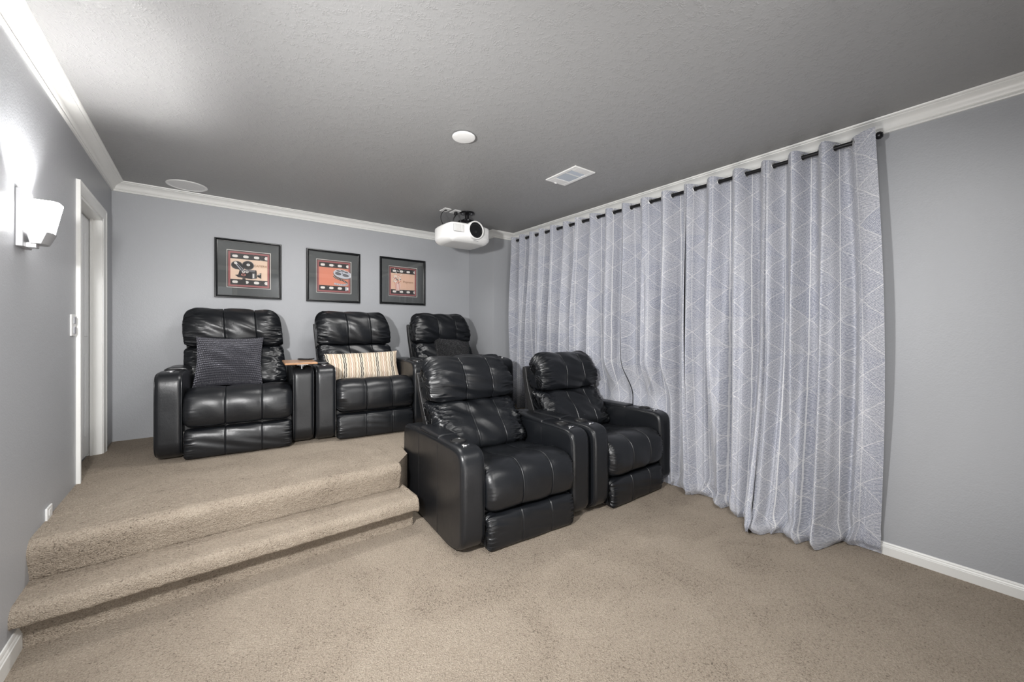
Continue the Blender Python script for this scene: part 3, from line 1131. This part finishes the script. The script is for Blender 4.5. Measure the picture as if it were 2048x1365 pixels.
def picture(x0, x1, z0, z1, which, label):
    cx, cz = (x0 + x1) / 2, (z0 + z1) / 2
    w, h = x1 - x0, z1 - z0
    p = empty('framed_picture', (cx, YB, cz))
    tag(p, label, 'picture', 'three framed cinema prints on the back wall')
    a, c = w / 2, h / 2
    fw = .024
    prof = [(0, 0), (.020, 0), (.024, .004), (.024, .009), (.020, .013), (.016, .017), (.014, fw), (0, fw)]
    path = []
    for sx, sz in ((-1, -1), (1, -1), (1, 1), (-1, 1), (-1, -1)):
        path.append(((sx * a, 0, sz * c), (0, -1, 0), (-sx, 0, -sz)))
    sweep('frame', prof, path, M_BLACKFRAME, p, sharp=20)
    # mat board with its opening (four strips in one part) and bevelled white edge
    s = .172
    mb = MB()
    ia, ic = a - fw + .002, c - fw + .002
    y = -.009
    V = [(-ia, y, -ic), (ia, y, -ic), (ia, y, ic), (-ia, y, ic), (-s, y, -s), (s, y, -s), (s, y, s), (-s, y, s)]
    mb.add(V, [(0, 1, 5, 4), (1, 2, 6, 5), (2, 3, 7, 6), (3, 0, 4, 7)], 0)
    q = s - .005
    V2 = [(-s, y, -s), (s, y, -s), (s, y, s), (-s, y, s), (-q, y + .004, -q), (q, y + .004, -q), (q, y + .004, q), (-q, y + .004, q)]
    mb.add(V2, [(0, 1, 5, 4), (1, 2, 6, 5), (2, 3, 7, 6), (3, 0, 4, 7)], 1)
    mb.build('mat_board', [M_MAT, C_WHITE], p, smooth=False)
    F = Flat()
    F.rect(-q - .001, -q - .001, q + .001, q + .001, INK)
    r = q - .007
    F.rect(-r, -r, r, r, RED)
    e = r - .016
    F.rect(-e, -e, e, e, INK)          # film strip
    bg = {0: CREAM, 1: ORANGE, 2: PEACH}[which]
    band = .050
    F.rect(-e, -e + band, e, e - band, bg)
    n = 4
    for sgn in (-1, 1):
        for k in range(4):
            xx = -e + .035 + k * .083 + (.006 if which == 2 else 0)
            hw = .021
            if xx + hw > e:
                F.poly([(xx - hw * .6, sgn * (e - .026) - .015), (e, sgn * (e - .026) - .016), (e, sgn * (e - .026) + .016), (xx - hw * .6, sgn * (e - .026) + .015), (xx - hw, sgn * (e - .026))], WHITE)
            else:
                F.ell(xx, sgn * (e - .026), hw, .0125, WHITE, p=3.0, n=20)
    rs = random.Random(which)
    for k in range(26):     # ink spatter on the film edges
        xx = rs.uniform(-e, e); zz = rs.choice((-1, 1)) * rs.uniform(e - .048, e)
        F.ell(xx, zz, rs.uniform(.001, .003), rs.uniform(.001, .003), rs.choice((GREY, WHITE, RED)), n=7)
    if which == 0:
        F.ell(-.095, .035, .044, .038, GREY); F.ell(-.095, .035, .040, .034, INK)
        F.ell(-.010, .040, .046, .042, GREY); F.ell(-.010, .040, .042, .038, INK)
        F.poly([(-.13, .02), (-.05, -.02), (-.03, .03), (-.08, .05)], INK)
        F.poly([(-.115, .055), (-.100, .065), (-.030, -.018), (-.048, -.032)], SILV)
        F.poly([(-.095, .042), (-.088, .048), (-.045, -.008), (-.052, -.016)], INK)
        F.ell(-.105, .055, .012, .012, WHITE)
        F.ell(-.008, .045, .014, .012, WHITE); F.ell(-.008, .045, .006, .005, SILV)
        F.poly([(-.075, -.01), (.055, .0), (.060, -.075), (.02, -.085), (-.085, -.075), (-.110, -.055), (-.085, -.050)], INK)
        F.poly([(-.065, -.005), (.045, .0), (.045, -.02), (-.065, -.02)], GREY)
        F.ell(-.045, -.022, .012, .011, WHITE); F.ell(-.045, -.022, .006, .005, INK)
        F.ell(-.018, -.020, .012, .011, WHITE); F.ell(-.018, -.020, .006, .005, INK)
        F.ell(-.045, -.050, .018, .011, PINK); F.ell(-.045, -.050, .011, .006, INK)
        F.poly([(.022, -.030), (.048, -.028), (.048, -.080), (.022, -.082)], GREY)
        F.poly([(.026, -.036), (.038, -.035), (.038, -.074), (.026, -.076)], WHITE)
        F.poly([(.045, -.012), (.058, -.008), (.058, -.040), (.048, -.042)], INK)
        F.poly([(.062, -.046), (.094, -.020), (.094, -.076), (.062, -.060)], INK)
        F.poly([(.066, -.044), (.092, -.028), (.080, -.044)], WHITE)
        F.poly([(-.052, -.080), (-.030, -.082), (-.024, -.135), (-.060, -.135)], INK)
    elif which == 1:
        F.ell(.085, .030, .095, .048, INK, rot=-9)
        F.ell(.085, .034, .093, .046, SILV, rot=-9)
        F.ell(.085, .040, .086, .038, WHITE, rot=-9)
        F.ell(.085, .040, .083, .036, SILV, rot=-9)
        for (x, z, aa, bb) in ((.040, .036, .030, .014), (.115, .022, .032, .014), (.045, .064, .022, .007), (.085, .068, .020, .007), (.122, .056, .020, .007)):
            F.ell(x, z, aa, bb, INK, rot=-8); F.ell(x, z - .001, aa * .85, bb * .75, GREY, rot=-8)
        F.ell(.083, .047, .006, .004, INK)
        P = bez((-.005, .012, 0), (.02, -.028, 0), (.10, -.020, 0), (.135, -.062, 0), 22)
        P += bez((.135, -.062, 0), (.12, -.085, 0), (.06, -.082, 0), (.0, -.070, 0), 18)[1:]
        L = [(q_[0], q_[1]) for q_ in P]
        F.line(L[:22], .016, INK)
        F.line(L[21:], .018, SILV)
        for k in range(0, len(L) - 1, 2):
            F.ell(L[k][0], L[k][1], .0035, .0045, (WHITE if k < 22 else INK), n=6)
        F.rect(e - .034, -e + .004, e - .018, -e + .044, SILV)
    else:
        F.poly([(-.100, -.025), (-.030, -.025), (-.042, -.108), (-.088, -.108)], WHITE)
        for k in range(4):
            xa = -.100 + k * .0185
            xb = -.088 + k * .0122
            F.poly([(xa, -.025), (xa + .009, -.025), (xb + .006, -.108), (xb, -.108)], PINK)
        for k in range(60):
            ang = rs.uniform(0, 2 * pi); rr = math.sqrt(rs.random())
            F.ell(-.072 + .052 * rr * cos(ang), .022 + .050 * rr * sin(ang), rs.uniform(.004, .009), rs.uniform(.004, .008), rs.choice((WHITE, WHITE, CREAM, PINK, GREY)), n=8)
        for k in range(10):
            F.ell(rs.uniform(-.12, -.02), rs.uniform(.05, .15), .006, .005, WHITE, n=7)
    pr = F.mb.build('print', PM, p, smooth=False)
    pr.location = (0, -.0045, 0)
    rot = (radians(90), 0, 0)
    if which == 0:
        text_obj('lettering', 'CAMERA', .027, (.088, -.0085, .040), rot, C_BROWN, p, .0001)
    elif which == 2:
        text_obj('lettering', 'Popcorn', .036, (.060, -.0085, -.002), rot, C_BROWN, p, .0001)
    mb = MB(); mb.add([(-ia, 0, -ic), (ia, 0, -ic), (ia, 0, ic), (-ia, 0, ic)], [(0, 1, 2, 3)])
    g = mb.build('glass', M_GLASS, p, smooth=False)
    g.location = (0, -.0125, 0)
    return p


picture(.066, .586, 1.557, 2.091, 0, 'black framed print of an old film camera, leftmost of the three pictures')
picture(.803, 1.329, 1.554, 2.089, 1, 'black framed print of a film reel on orange, middle of the three pictures')
picture(1.544, 2.093, 1.560, 2.094, 2, 'black framed print of a popcorn bucket, rightmost of the three pictures')

# ------------------------------------------------------------------ recliners
W_CH = .95
AW = .150


def pleat(phi_n, seed, k0=30, k1=60, n=9):
    r = np.random.RandomState(seed)
    th = np.linspace(0, 2 * pi, phi_n, endpoint=False)
    s = np.zeros(phi_n)
    for i in range(n):
        s += np.sin(th * r.randint(k0, k1) + r.uniform(0, 6.28))
    return s / n * 2


def cushion_inset(x0, x1, NP, seams, seed, endamp=.010, endlen=.06, lobes=.0, groove=.006, wr=.0022, slant=0, kr=(14, 34), fmask=None):
    r = np.random.RandomState(seed)
    comps = [(r.randint(*kr), r.uniform(0, 6.28), r.uniform(.5, 1), r.uniform(-1, 1)) for _ in range(9)]
    wcomp = [(r.randint(2, 12), r.uniform(8, 40), r.uniform(0, 6.28), r.uniform(.4, 1)) for _ in range(14)]
    th = np.linspace(0, 2 * pi, NP, endpoint=False)

    def f(x, P):
        d = min(x - x0, x1 - x)
        g = math.exp(-(max(d, 0) / (1.7 * endlen)) ** 2)
        s = np.zeros(NP)
        for k, p, a, sl in comps:
            s += a * np.sin(k * th + p + slant * sl * x * 30)
        s = np.abs(s / 3.2)
        out = endamp * g * s * 1.6
        for q in seams:
            out = out + groove * math.exp(-((x - q) / .0024) ** 2)
            out = out - groove * .30 * math.exp(-((abs(x - q) - .0065) / .0035) ** 2) + groove * .5 * math.exp(-((x - q) / .022) ** 2)
        if lobes:
            xs = [x0] + list(seams) + [x1]
            for a, b in zip(xs[:-1], xs[1:]):
                if a <= x <= b:
                    tt = (x - a) / (b - a)
                    out = out + lobes * (1 - math.sin(pi * tt))
        w = np.zeros(NP)
        for k, kx, p, a in wcomp:
            w += a * np.sin(k * th + kx * x + p)
        out = out + wr * w / 3
        if fmask is not None:
            out = out * fmask
        return out
    return f


def arm_profile(depth):
    k = depth
    return smooth_closed([(0, 0), (0, .25), (0, .50), (.012, .565), (.055, .596), (.14, .602), (.35, .600), (k * .6, .592), (k * .9, .575), (k - .02, .560), (k, .50), (k, .25), (k, 0), (k * .5, 0)], 110, 3)


def make_recliner(depth, lean=0.0, seed=1, loc=(0, 0, 0), rz=0.0, shear=-.05):
    root = empty('recliner', loc, rz)
    NP = 180
    NB = 240
    xi0, xi1 = AW + .004, W_CH - AW - .004
    sm = (xi0 + (xi1 - xi0) * .36, xi0 + (xi1 - xi0) * .70)
    # arms
    ap = arm_profile(depth)
    for x0 in (0.0, W_CH - AW):
        arm = loft('armrest', ap, x0, x0 + AW, .030, .030, M_LEATHER, root,
                   inset=lambda a, P: .0012 * np.sin(P[:, 0] * 31 + a * 20) * np.sin(P[:, 1] * 23), nr=8, ne=8, capin=2)
        # welt piping along both edges
        Nn = normals2(ap)
        for sx in (x0 + .006, x0 + AW - .006):
            q = ap - Nn * .012
            sel = [i for i in range(len(q)) if not (q[i][1] < .02)]
            # ordered run from front bottom over the top to the back bottom
            order = sorted(range(len(sel)), key=lambda k: 0)
            st = min(range(len(q)), key=lambda i: q[i][0] + q[i][1] * 2)
            run = [q[(st + i) % len(q)] for i in range(len(q))]
            if run[5][0] > .1:
                run = run[::-1]
            run = [p for p in run if p[1] > .012]
            mb = MB(); mb.tube([(sx, p[0], p[1]) for p in run], .0032, 6)
            mb.build('piping', M_LEATHER, arm)
        # stitched seams down the sides
        for sx in ((x0 + .0006, -1), (x0 + AW - .0006, 1)):
            for yy in (.345 * depth, .67 * depth):
                mb = MB(); mb.tube([(sx[0], yy, z) for z in np.linspace(.02, .56, 8)], .0022, 6)
                mb.build('seam', M_LEATHER, arm)
        # padded lid between the seams
        lp = smooth_closed([(x0 + .006, .580), (x0 + .008, .600), (x0 + .03, .611), (x0 + AW / 2, .613), (x0 + AW - .03, .611), (x0 + AW - .008, .600), (x0 + AW - .006, .580), (x0 + AW / 2, .575)], 40, 2)
        loft('console_lid', lp, .350 * depth, .665 * depth, .008, .006, M_LEATHER, arm, nr=10, ne=4, axis='y', capin=1)
        cx, cy = x0 + AW / 2, .205
        mb = MB()
        mb.lathe((cx, cy, 0), [(.047, .598), (.047, .606), (.044, .609), (.040, .608), (.038, .603), (.037, .600)], 40)
        mb.build('cup_holder', M_DARKPL, arm)
        mb = MB()
        mb.lathe((cx, cy, 0), [(.037, .6045), (.0001, .6035)], 40)
        mb.build('cup_bottom', M_DARK, arm)
        mb = MB()
        V = []
        mb.lathe((0, 0, 0), [(.023, .5995), (.023, .604), (.020, .606), (.0001, .6065)], 28)
        mb.v = [(cx + v[0] * 1.05, cy - .098 + v[1] * .8, v[2]) for v in mb.v]
        b = mb.build('control_button', M_CHROME, arm)
    # base box between the arms
    mb = MB(); mb.rbox(AW - .002, W_CH - AW + .002, .06, depth * .93, .015, .24, .01)
    mb.build('base', M_LEATHER2, root, smooth=False)
    mb = MB(); mb.box(xi0 - .004, xi0 + .0, .05, .075, .03, .19)
    mb.build('hinge_bracket', M_CHROME, root, smooth=False)
    # footrest
    fp = smooth_closed([(-.022, .020), (-.030, .06), (-.032, .12), (-.026, .175), (-.008, .203), (.03, .208), (.07, .205), (.08, .12), (.07, .02), (.02, .008), (-.008, .010)], NP, 3)
    loft('footrest', fp, xi0 + .002, xi1 - .002, .022, .022, M_LEATHER, root,
         inset=cushion_inset(xi0, xi1, NP, sm, seed + 1, endamp=.013, endlen=.020, groove=.005, wr=.0012, kr=(30, 62)), nr=60, ne=7, extra=sm)
    # seat
    sp = smooth_closed([(-.012, .222), (-.034, .265), (-.042, .33), (-.036, .395), (-.008, .448), (.05, .480), (.12, .487), (.22, .466), (.34, .446), (.48, .436), (.66, .430), (.68, .36), (.66, .26), (.4, .235), (.05, .212)], NP, 3)
    loft('seat_cushion', sp, xi0 - .002, xi1 + .002, .045, .040, M_LEATHER, root,
         inset=cushion_inset(xi0, xi1, NP, sm, seed + 2, endamp=.015, endlen=.030, groove=.006, wr=.0018, lobes=.004, kr=(30, 62)), nr=64, ne=8, extra=sm)
    # backrest, headrest (leaning; lean shifts the top backwards)
    def ln(pts):
        return [(y + lean * max(z - .42, 0) / .6, z) for y, z in pts]
    bp = smooth_closed(ln([(.500, .425), (.475, .47), (.500, .54), (.545, .61), (.598, .67), (.640, .722), (.660, .747), (.72, .754), (.80, .758), (.83, .73), (.80, .60), (.735, .44), (.62, .38)]), NB, 3)
    def shift(o):
        me = o.data
        co = np.zeros(len(me.vertices) * 3)
        me.vertices.foreach_get('co', co)
        co = co.reshape(-1, 3)
        co[:, 0] += shear * np.clip((co[:, 2] - .42) / .6, 0, 1.1)
        me.vertices.foreach_set('co', co.ravel())
        me.update()
    bx0, bx1 = .102, .796
    shift(loft('backrest', bp, bx0, bx1, .055, .036, M_LEATHER, root,
               inset=cushion_inset(bx0, bx1, NB, sm, seed + 3, endamp=.024, endlen=.060, groove=.005, wr=.0055, slant=1.6, lobes=.004, kr=(34, 74)), nr=86, ne=9, extra=sm))
    hp = smooth_closed(ln([(.735, .745), (.664, .746), (.640, .768), (.628, .825), (.630, .90), (.655, .970), (.698, 1.030), (.765, 1.070), (.835, 1.070), (.885, 1.02), (.895, .92), (.870, .80), (.82, .745)]), NB, 3)
    hri = .012 + .085 * np.clip((hp[:, 1] - .88) / .15, 0, 1) ** 1.3
    hx0, hx1 = .112, .797
    shift(loft('headrest', hp, hx0, hx1, .085, hri, M_LEATHER, root,
               inset=cushion_inset(hx0, hx1, NB, sm, seed + 4, endamp=.020, endlen=.050, groove=.005, wr=.0052, slant=.8, lobes=.008, kr=(34, 78)), nr=86, ne=11, extra=sm))
    # rear shell
    shp = smooth_closed(ln([(.70, .46), (.80, .66), (.855, .80), (.875, .935), (.895, .950), (.925, .935), (.905, .80), (.86, .64), (.80, .46), (.76, .38), (.70, .38)]), 70, 2)
    shift(loft('back_shell', shp, .106, .790, .006, .006, M_LEATHER2, root, nr=8, ne=4, capin=1, sharp=40))
    return root


chairs = [
    # x, y, z, angle, arm depth, lean, seed, width scale, label
    (-.270, 3.465, HS, -5.0, .90, -.06, 10, 1.0, 'black leather recliner at the left end of the back row with a dark ruched pillow'),
    (.683, 3.362, HS, -5.5, .90, -.06, 20, .970, 'black leather recliner in the middle of the back row with a striped lumbar pillow'),
    (1.622, 3.255, HS, -3.5, .90, -.06, 30, .935, 'black leather recliner at the right end of the back row, half hidden by another'),
    (1.097, 1.857, 0, -4.7, 1.0, 0, 40, 1.0, 'black leather recliner in front beside the carpeted step, nearest the camera'),
    (2.088, 1.768, 0, -.4, 1.0, 0, 50, .985, 'black leather recliner of the front pair standing against the curtain'),
]
for (x, y, z, a, dp, lean, sd, wsc, lab) in chairs:
    c = make_recliner(dp, lean, sd, (x, y, z), radians(a), .0 if sd == 50 else -.05)
    c.scale = (wsc, 1, 1)
    tag(c, lab, 'recliner', 'black leather cinema recliners')

# ------------------------------------------------------------------ pillows


def pillow(name, w, h, d, mat, loc, rot, label, pinch=.07, seed=0, wr=.006):
    n, m = 56, 44
    r = np.random.RandomState(seed)
    V, UV = [], []
    comps = [(r.uniform(3, 16), r.uniform(3, 16), r.uniform(0, 6.3)) for _ in range(9)]
    for side in (1, -1):
        for j in range(m + 1):
            for i in range(n + 1):
                u = -1 + 2 * i / n
                v = -1 + 2 * j / m
                tu = (1 - abs(u) ** 2.6)
                tv = (1 - abs(v) ** 2.6)
                t = max(tu, 0) ** .55 * max(tv, 0) ** .55
                x = w / 2 * u * (1 - pinch * (1 - v * v))
                z = h / 2 * v * (1 - pinch * (1 - u * u))
                q = sum(math.sin(a * u + b * v + c_) for a, b, c_ in comps) / 9
                y = -side * d / 2 * t * (1 + .12 * q) + wr * q * (1 - t) * .6
                V.append((x, y, z))
                UV.append(((u + 1) / 2, (v + 1) / 2 * h / w))
    K = (n + 1) * (m + 1)
    F = []
    for s in (0, 1):
        for j in range(m):
            for i in range(n):
                a = s * K + j * (n + 1) + i
                q = (a, a + 1, a + n + 2, a + n + 1)
                F.append(q if s == 0 else q[::-1])
    o = mesh_obj(name, V, F, mat, None, True, uvs=UV)
    o.location = loc
    o.rotation_euler = rot
    tag(o, label, 'pillow')
    return o


pillow('throw_pillow', .455, .425, .15, M_RUCHED, (.160, 3.925, 1.010), (radians(-24), radians(1.5), radians(-4)), 'charcoal ruched square pillow on the left recliner of the back row', seed=2)
pillow('lumbar_pillow', .655, .275, .13, M_LUMBAR, (1.165, 3.765, .925), (radians(-20), radians(-1), radians(-6)), 'cream lumbar pillow with black and tan zigzag stripes', pinch=.05, seed=3)
pillow('throw_pillow', .45, .39, .13, M_QUILT, (2.135, 3.80, 1.005), (radians(-24), radians(7), radians(-2)), 'black diamond textured pillow on the right recliner of the back row', seed=4)

# ------------------------------------------------------------------ tray table and remote
tr = empty('tray_table', (.600, 3.45, .98), radians(-5))
tag(tr, 'small varnished wood tray on a metal post over the armrests of the back row', 'tray')
mb = MB(); mb.rbox(-.125, .095, -.135, .25, .022, .036, .003)
mb.build('board', M_WOOD, tr, smooth=False)
mb = MB(); mb.rbox(-.045, .035, -.10, -.01, .016, .0222, .002); mb.build('bracket', M_CHROME, tr, smooth=False)
mb = MB(); mb.cyl((-.010, -.095, -.012), (-.010, -.095, .017), .006, 16); mb.build('post', M_CHROME, tr)
rm = empty('remote_control', (.655, 3.60, 1.016), radians(-30))
tag(rm, 'small black remote control lying on the wooden tray', 'remote')
rp = smooth_closed([(-.062, .006), (-.060, .017), (-.02, .014), (.02, .011), (.060, .018), (.064, .008), (.035, .0), (-.035, .0)], 40, 2)
loft('body', rp, -.020, .020, .006, .004, M_DARKPL, rm, nr=6, ne=4, axis='y', capin=1)
mb = MB()
for i in range(4):
    for j in range(2):
        mb.cyl((-.030 + i * .018, -.008 + j * .016, .010), (-.030 + i * .018, -.008 + j * .016, .0138), .003, 8)
tag(mb.build('buttons', plain('button_rubber', (.05, .05, .05), .6), rm), kind='stuff')

# ------------------------------------------------------------------ curtain rod and curtains
RX, RZ = 2.925, 2.330
rod = empty('curtain_rod', (RX, 2.1, RZ))
tag(rod, 'black metal curtain rod under the crown moulding of the right wall', 'curtain rod')
mb = MB(); mb.cyl((0, -1.60, 0), (0, 1.60, 0), .0125, 20); mb.build('pole', M_ROD, rod)
mb = MB(); mb.lathe((0, -1.60, 0), [(.0001, -.038), (.012, -.036), (.020, -.026), (.020, -.014), (.014, -.006), (.013, .004)], 24, ax='y'); mb.build('finial', M_ROD, rod)
for y in (-1.52, -.02, 1.52):
    mb = MB(); mb.cyl((0, y, -.018), (XR - RX, y, -.018), .007, 12); mb.lathe((XR - RX, y, -.018), [(.0001, -.010), (.026, -.009), (.034, -.004), (.035, 0)], 32, ax='x'); mb.build('bracket', M_ROD, rod)

hem_y = np.array([.40, .52, .60, .645, .675, .723, .813, .88, .951, 1.01, 1.061, 1.123, 1.20, 1.277, 1.40, 1.52, 1.65, 1.80, 3.9])
hem_x = np.array([2.955, 2.945, 2.90, 2.885, 2.84, 2.735, 2.735, 2.71, 2.675, 2.635, 2.615, 2.735, 2.80, 2.86, 2.91, 2.905, 2.905, 2.99, 2.98])
bounds = [3.705, 3.207, 2.674, 2.124, 1.553, 1.023, .487]


def sstep(t):
    t = np.clip(t, 0, 1)
    return t * t * (3 - 2 * t)


def curtain_panel(i, y0, y1, label):
    root = empty('curtain', (RX, (y0 + y1) / 2, RZ))
    tag(root, label, 'curtain', 'grey printed grommet curtain panels')
    r = np.random.RandomState(100 + i)
    NS, NZ = 190, 190
    s = np.linspace(0, 1, NS)
    zt = 2.362
    t = np.linspace(0, 1, NZ)
    z = zt * (1 - t) + .004 * t
    A0 = .060
    S, Zg = np.meshgrid(s, z, indexing='ij')
    hfrac = 1 - Zg / zt                      # 0 top .. 1 floor
    # grommet pleats at the top, irregular softer folds lower down
    ph = 6 * pi * S + hfrac * (r.uniform(-.9, .9) + 1.6 * np.sin(2 * pi * S * 1.3 + r.uniform(0, 6)) * hfrac)
    fold = -np.cos(ph)
    # sharpen: rounded fronts
    fold = np.sign(fold) * np.abs(fold) ** .85
    A = A0 * (1 + .15 * np.sin(5 * S + i)) * (1 - .12 * hfrac)
    A = A * (1 + .25 * np.sin(2 * pi * S * 1.5 + r.uniform(0, 6)) * sstep(hfrac * 2))
    sub = .022 * np.sin(2 * pi * S * 7.0 + r.uniform(0, 6) + 2.0 * hfrac) * sstep(hfrac * 1.6) + .010 * np.sin(2 * pi * S * 11 + r.uniform(0, 6) + 3 * hfrac) * sstep(hfrac * 1.4)
    G = (lambda q: np.interp(q, [0, .9167, 1], [0, .80, 1])) if i == 5 else (lambda q: q)
    Y = y0 + (y1 - y0) * G(S)
    # panels gather inwards a little half way down, so dark slits open between them
    gs = {0: S, 3: S - 1}.get(i, (.5 - S) * .35)
    Y = Y + gs * .030 * np.sin(pi * np.clip(hfrac * 1.05, 0, 1))
    A = A * (1 + .30 * sstep(hfrac * 2.2))
    X = RX + A * fold + sub - .020 * sstep(hfrac * 2)
    # the edges hang straight
    # pushed back to the wall behind the front pair of recliners
    push = sstep((1.02 - Zg) / .35) * sstep((Y - 1.66) / .10) * sstep((2.85 - Y) / .10)
    X = X * (1 - push) + (3.006 + .012 * fold) * push
    # hem swept out over the carpet
    hx = np.interp(Y, hem_y, hem_x)
    w = np.clip((1.25 - Zg) / 1.25, 0, 1) ** 1.7 * sstep((1.78 - Y) / .12)
    centre = hx + .040
    X = X * (1 - w) + (centre + (A * fold + sub) * .65 * (Y > .55) + A * fold * .3 * (Y <= .55)) * w
    if i == 5:
        Y = Y - .045 * np.exp(-((S - 1) / .18) ** 2) * np.sin(pi * np.clip(hfrac, 0, 1)) ** 1.2 * .8
    # pooling: crumpled last hand's breadth
    low_ = sstep((.20 - Zg) / .20)
    cr = np.zeros_like(X)
    for k in range(8):
        a, b, c = r.uniform(20, 60), r.uniform(15, 60), r.uniform(0, 6.28)
        cr += np.sin(a * Y + b * Zg + c)
    X = X - low_ * (.012 + .006 * cr / 2) * (push < .5)
    Y = Y + low_ * .004 * cr
    vis = (Y < 1.80)
    under_ = sstep((.045 - Zg) / .045) * vis
    X = X + under_ * .035
    X = np.minimum(X, XR - .004 - .018 * (Zg < .085))
    Zf = Zg + 0.0
    # crumple of the hem line
    Zf = Zf + low_ * (1 - under_) * .006 * np.sin(38 * Y + i)
    Zf = np.maximum(Zf, .003)
    # header wave
    top = sstep((Zg - 2.30) / .06)
    Zf = Zf + top * .004 * np.sin(6 * pi * S + 1)
    # cloth coordinate along the pleats
    xs_ = RX + A0 * -np.cos(6 * pi * s)
    ys_ = y0 + (y1 - y0) * G(s)
    al = np.r_[0, np.cumsum(np.hypot(np.diff(xs_), np.diff(ys_)))] + .03 + .04 * (i % 3)
    UV = np.stack([np.repeat(al[:, None], NZ, 1), Zg + .03 * i], -1).reshape(-1, 2)
    V = np.stack([X - RX, Y - (y0 + y1) / 2, Zf - RZ], -1)
    rings = [(2 * k + 1) / 12 for k in range(6)]
    F = []
    hole = set()
    for sc in rings:
        js = int(round(sc * (NS - 1)))
        for a in range(-14, 15):
            for b in range(0, 8):
                ii, jj = js + a, b
                if 0 <= ii < NS - 1 and jj < NZ - 1:
                    c0 = (V[ii, jj] + V[ii + 1, jj + 1]) / 2
                    cc = np.array([-A0 * cos(6 * pi * sc), y0 + (y1 - y0) * float(G(sc)) - (y0 + y1) / 2, 0])
                    if abs(s[ii] - sc) < .06 and np.linalg.norm(c0 - cc) < .017:
                        hole.add((ii, jj))
    for ii in range(NS - 1):
        for jj in range(NZ - 1):
            if (ii, jj) in hole:
                continue
            a = ii * NZ + jj
            F.append((a, a + 1, a + NZ + 1, a + NZ))
    mesh_obj('cloth', V.reshape(-1, 3), F, M_CURTAIN, root, True, uvs=UV)
    for k, sc in enumerate(rings):
        c = np.array([-A0 * cos(6 * pi * sc), y0 + (y1 - y0) * float(G(sc)) - (y0 + y1) / 2, 0])
        tv = np.array([A0 * 6 * pi * sin(6 * pi * sc), (y1 - y0), 0])
        tv /= np.linalg.norm(tv)
        up = np.array([0, 0, 1.0])
        mb = MB()
        mb.tube([c + .0195 * (cos(a) * tv + sin(a) * up) for a in np.linspace(0, 2 * pi, 28, endpoint=False)], .0035, 8, closed=True)
        mb.build('grommet', M_STEEL, root)
    return root


labs = ['grey printed curtain panel at the far end of the rod beside the corner column',
        'grey printed curtain panel second from the far end of the rod',
        'grey printed curtain panel third from the far end, above the front right recliner',
        'grey printed curtain panel fourth from the far end, hanging beside the front right recliner',
        'grey printed curtain panel second from the camera end, just right of the front recliners',
        'grey printed curtain panel at the camera end with its hem swept out over the carpet']
for i in range(6):
    curtain_panel(i, bounds[i] + .004, bounds[i + 1] - (.004 if i < 5 else 0), labs[i])
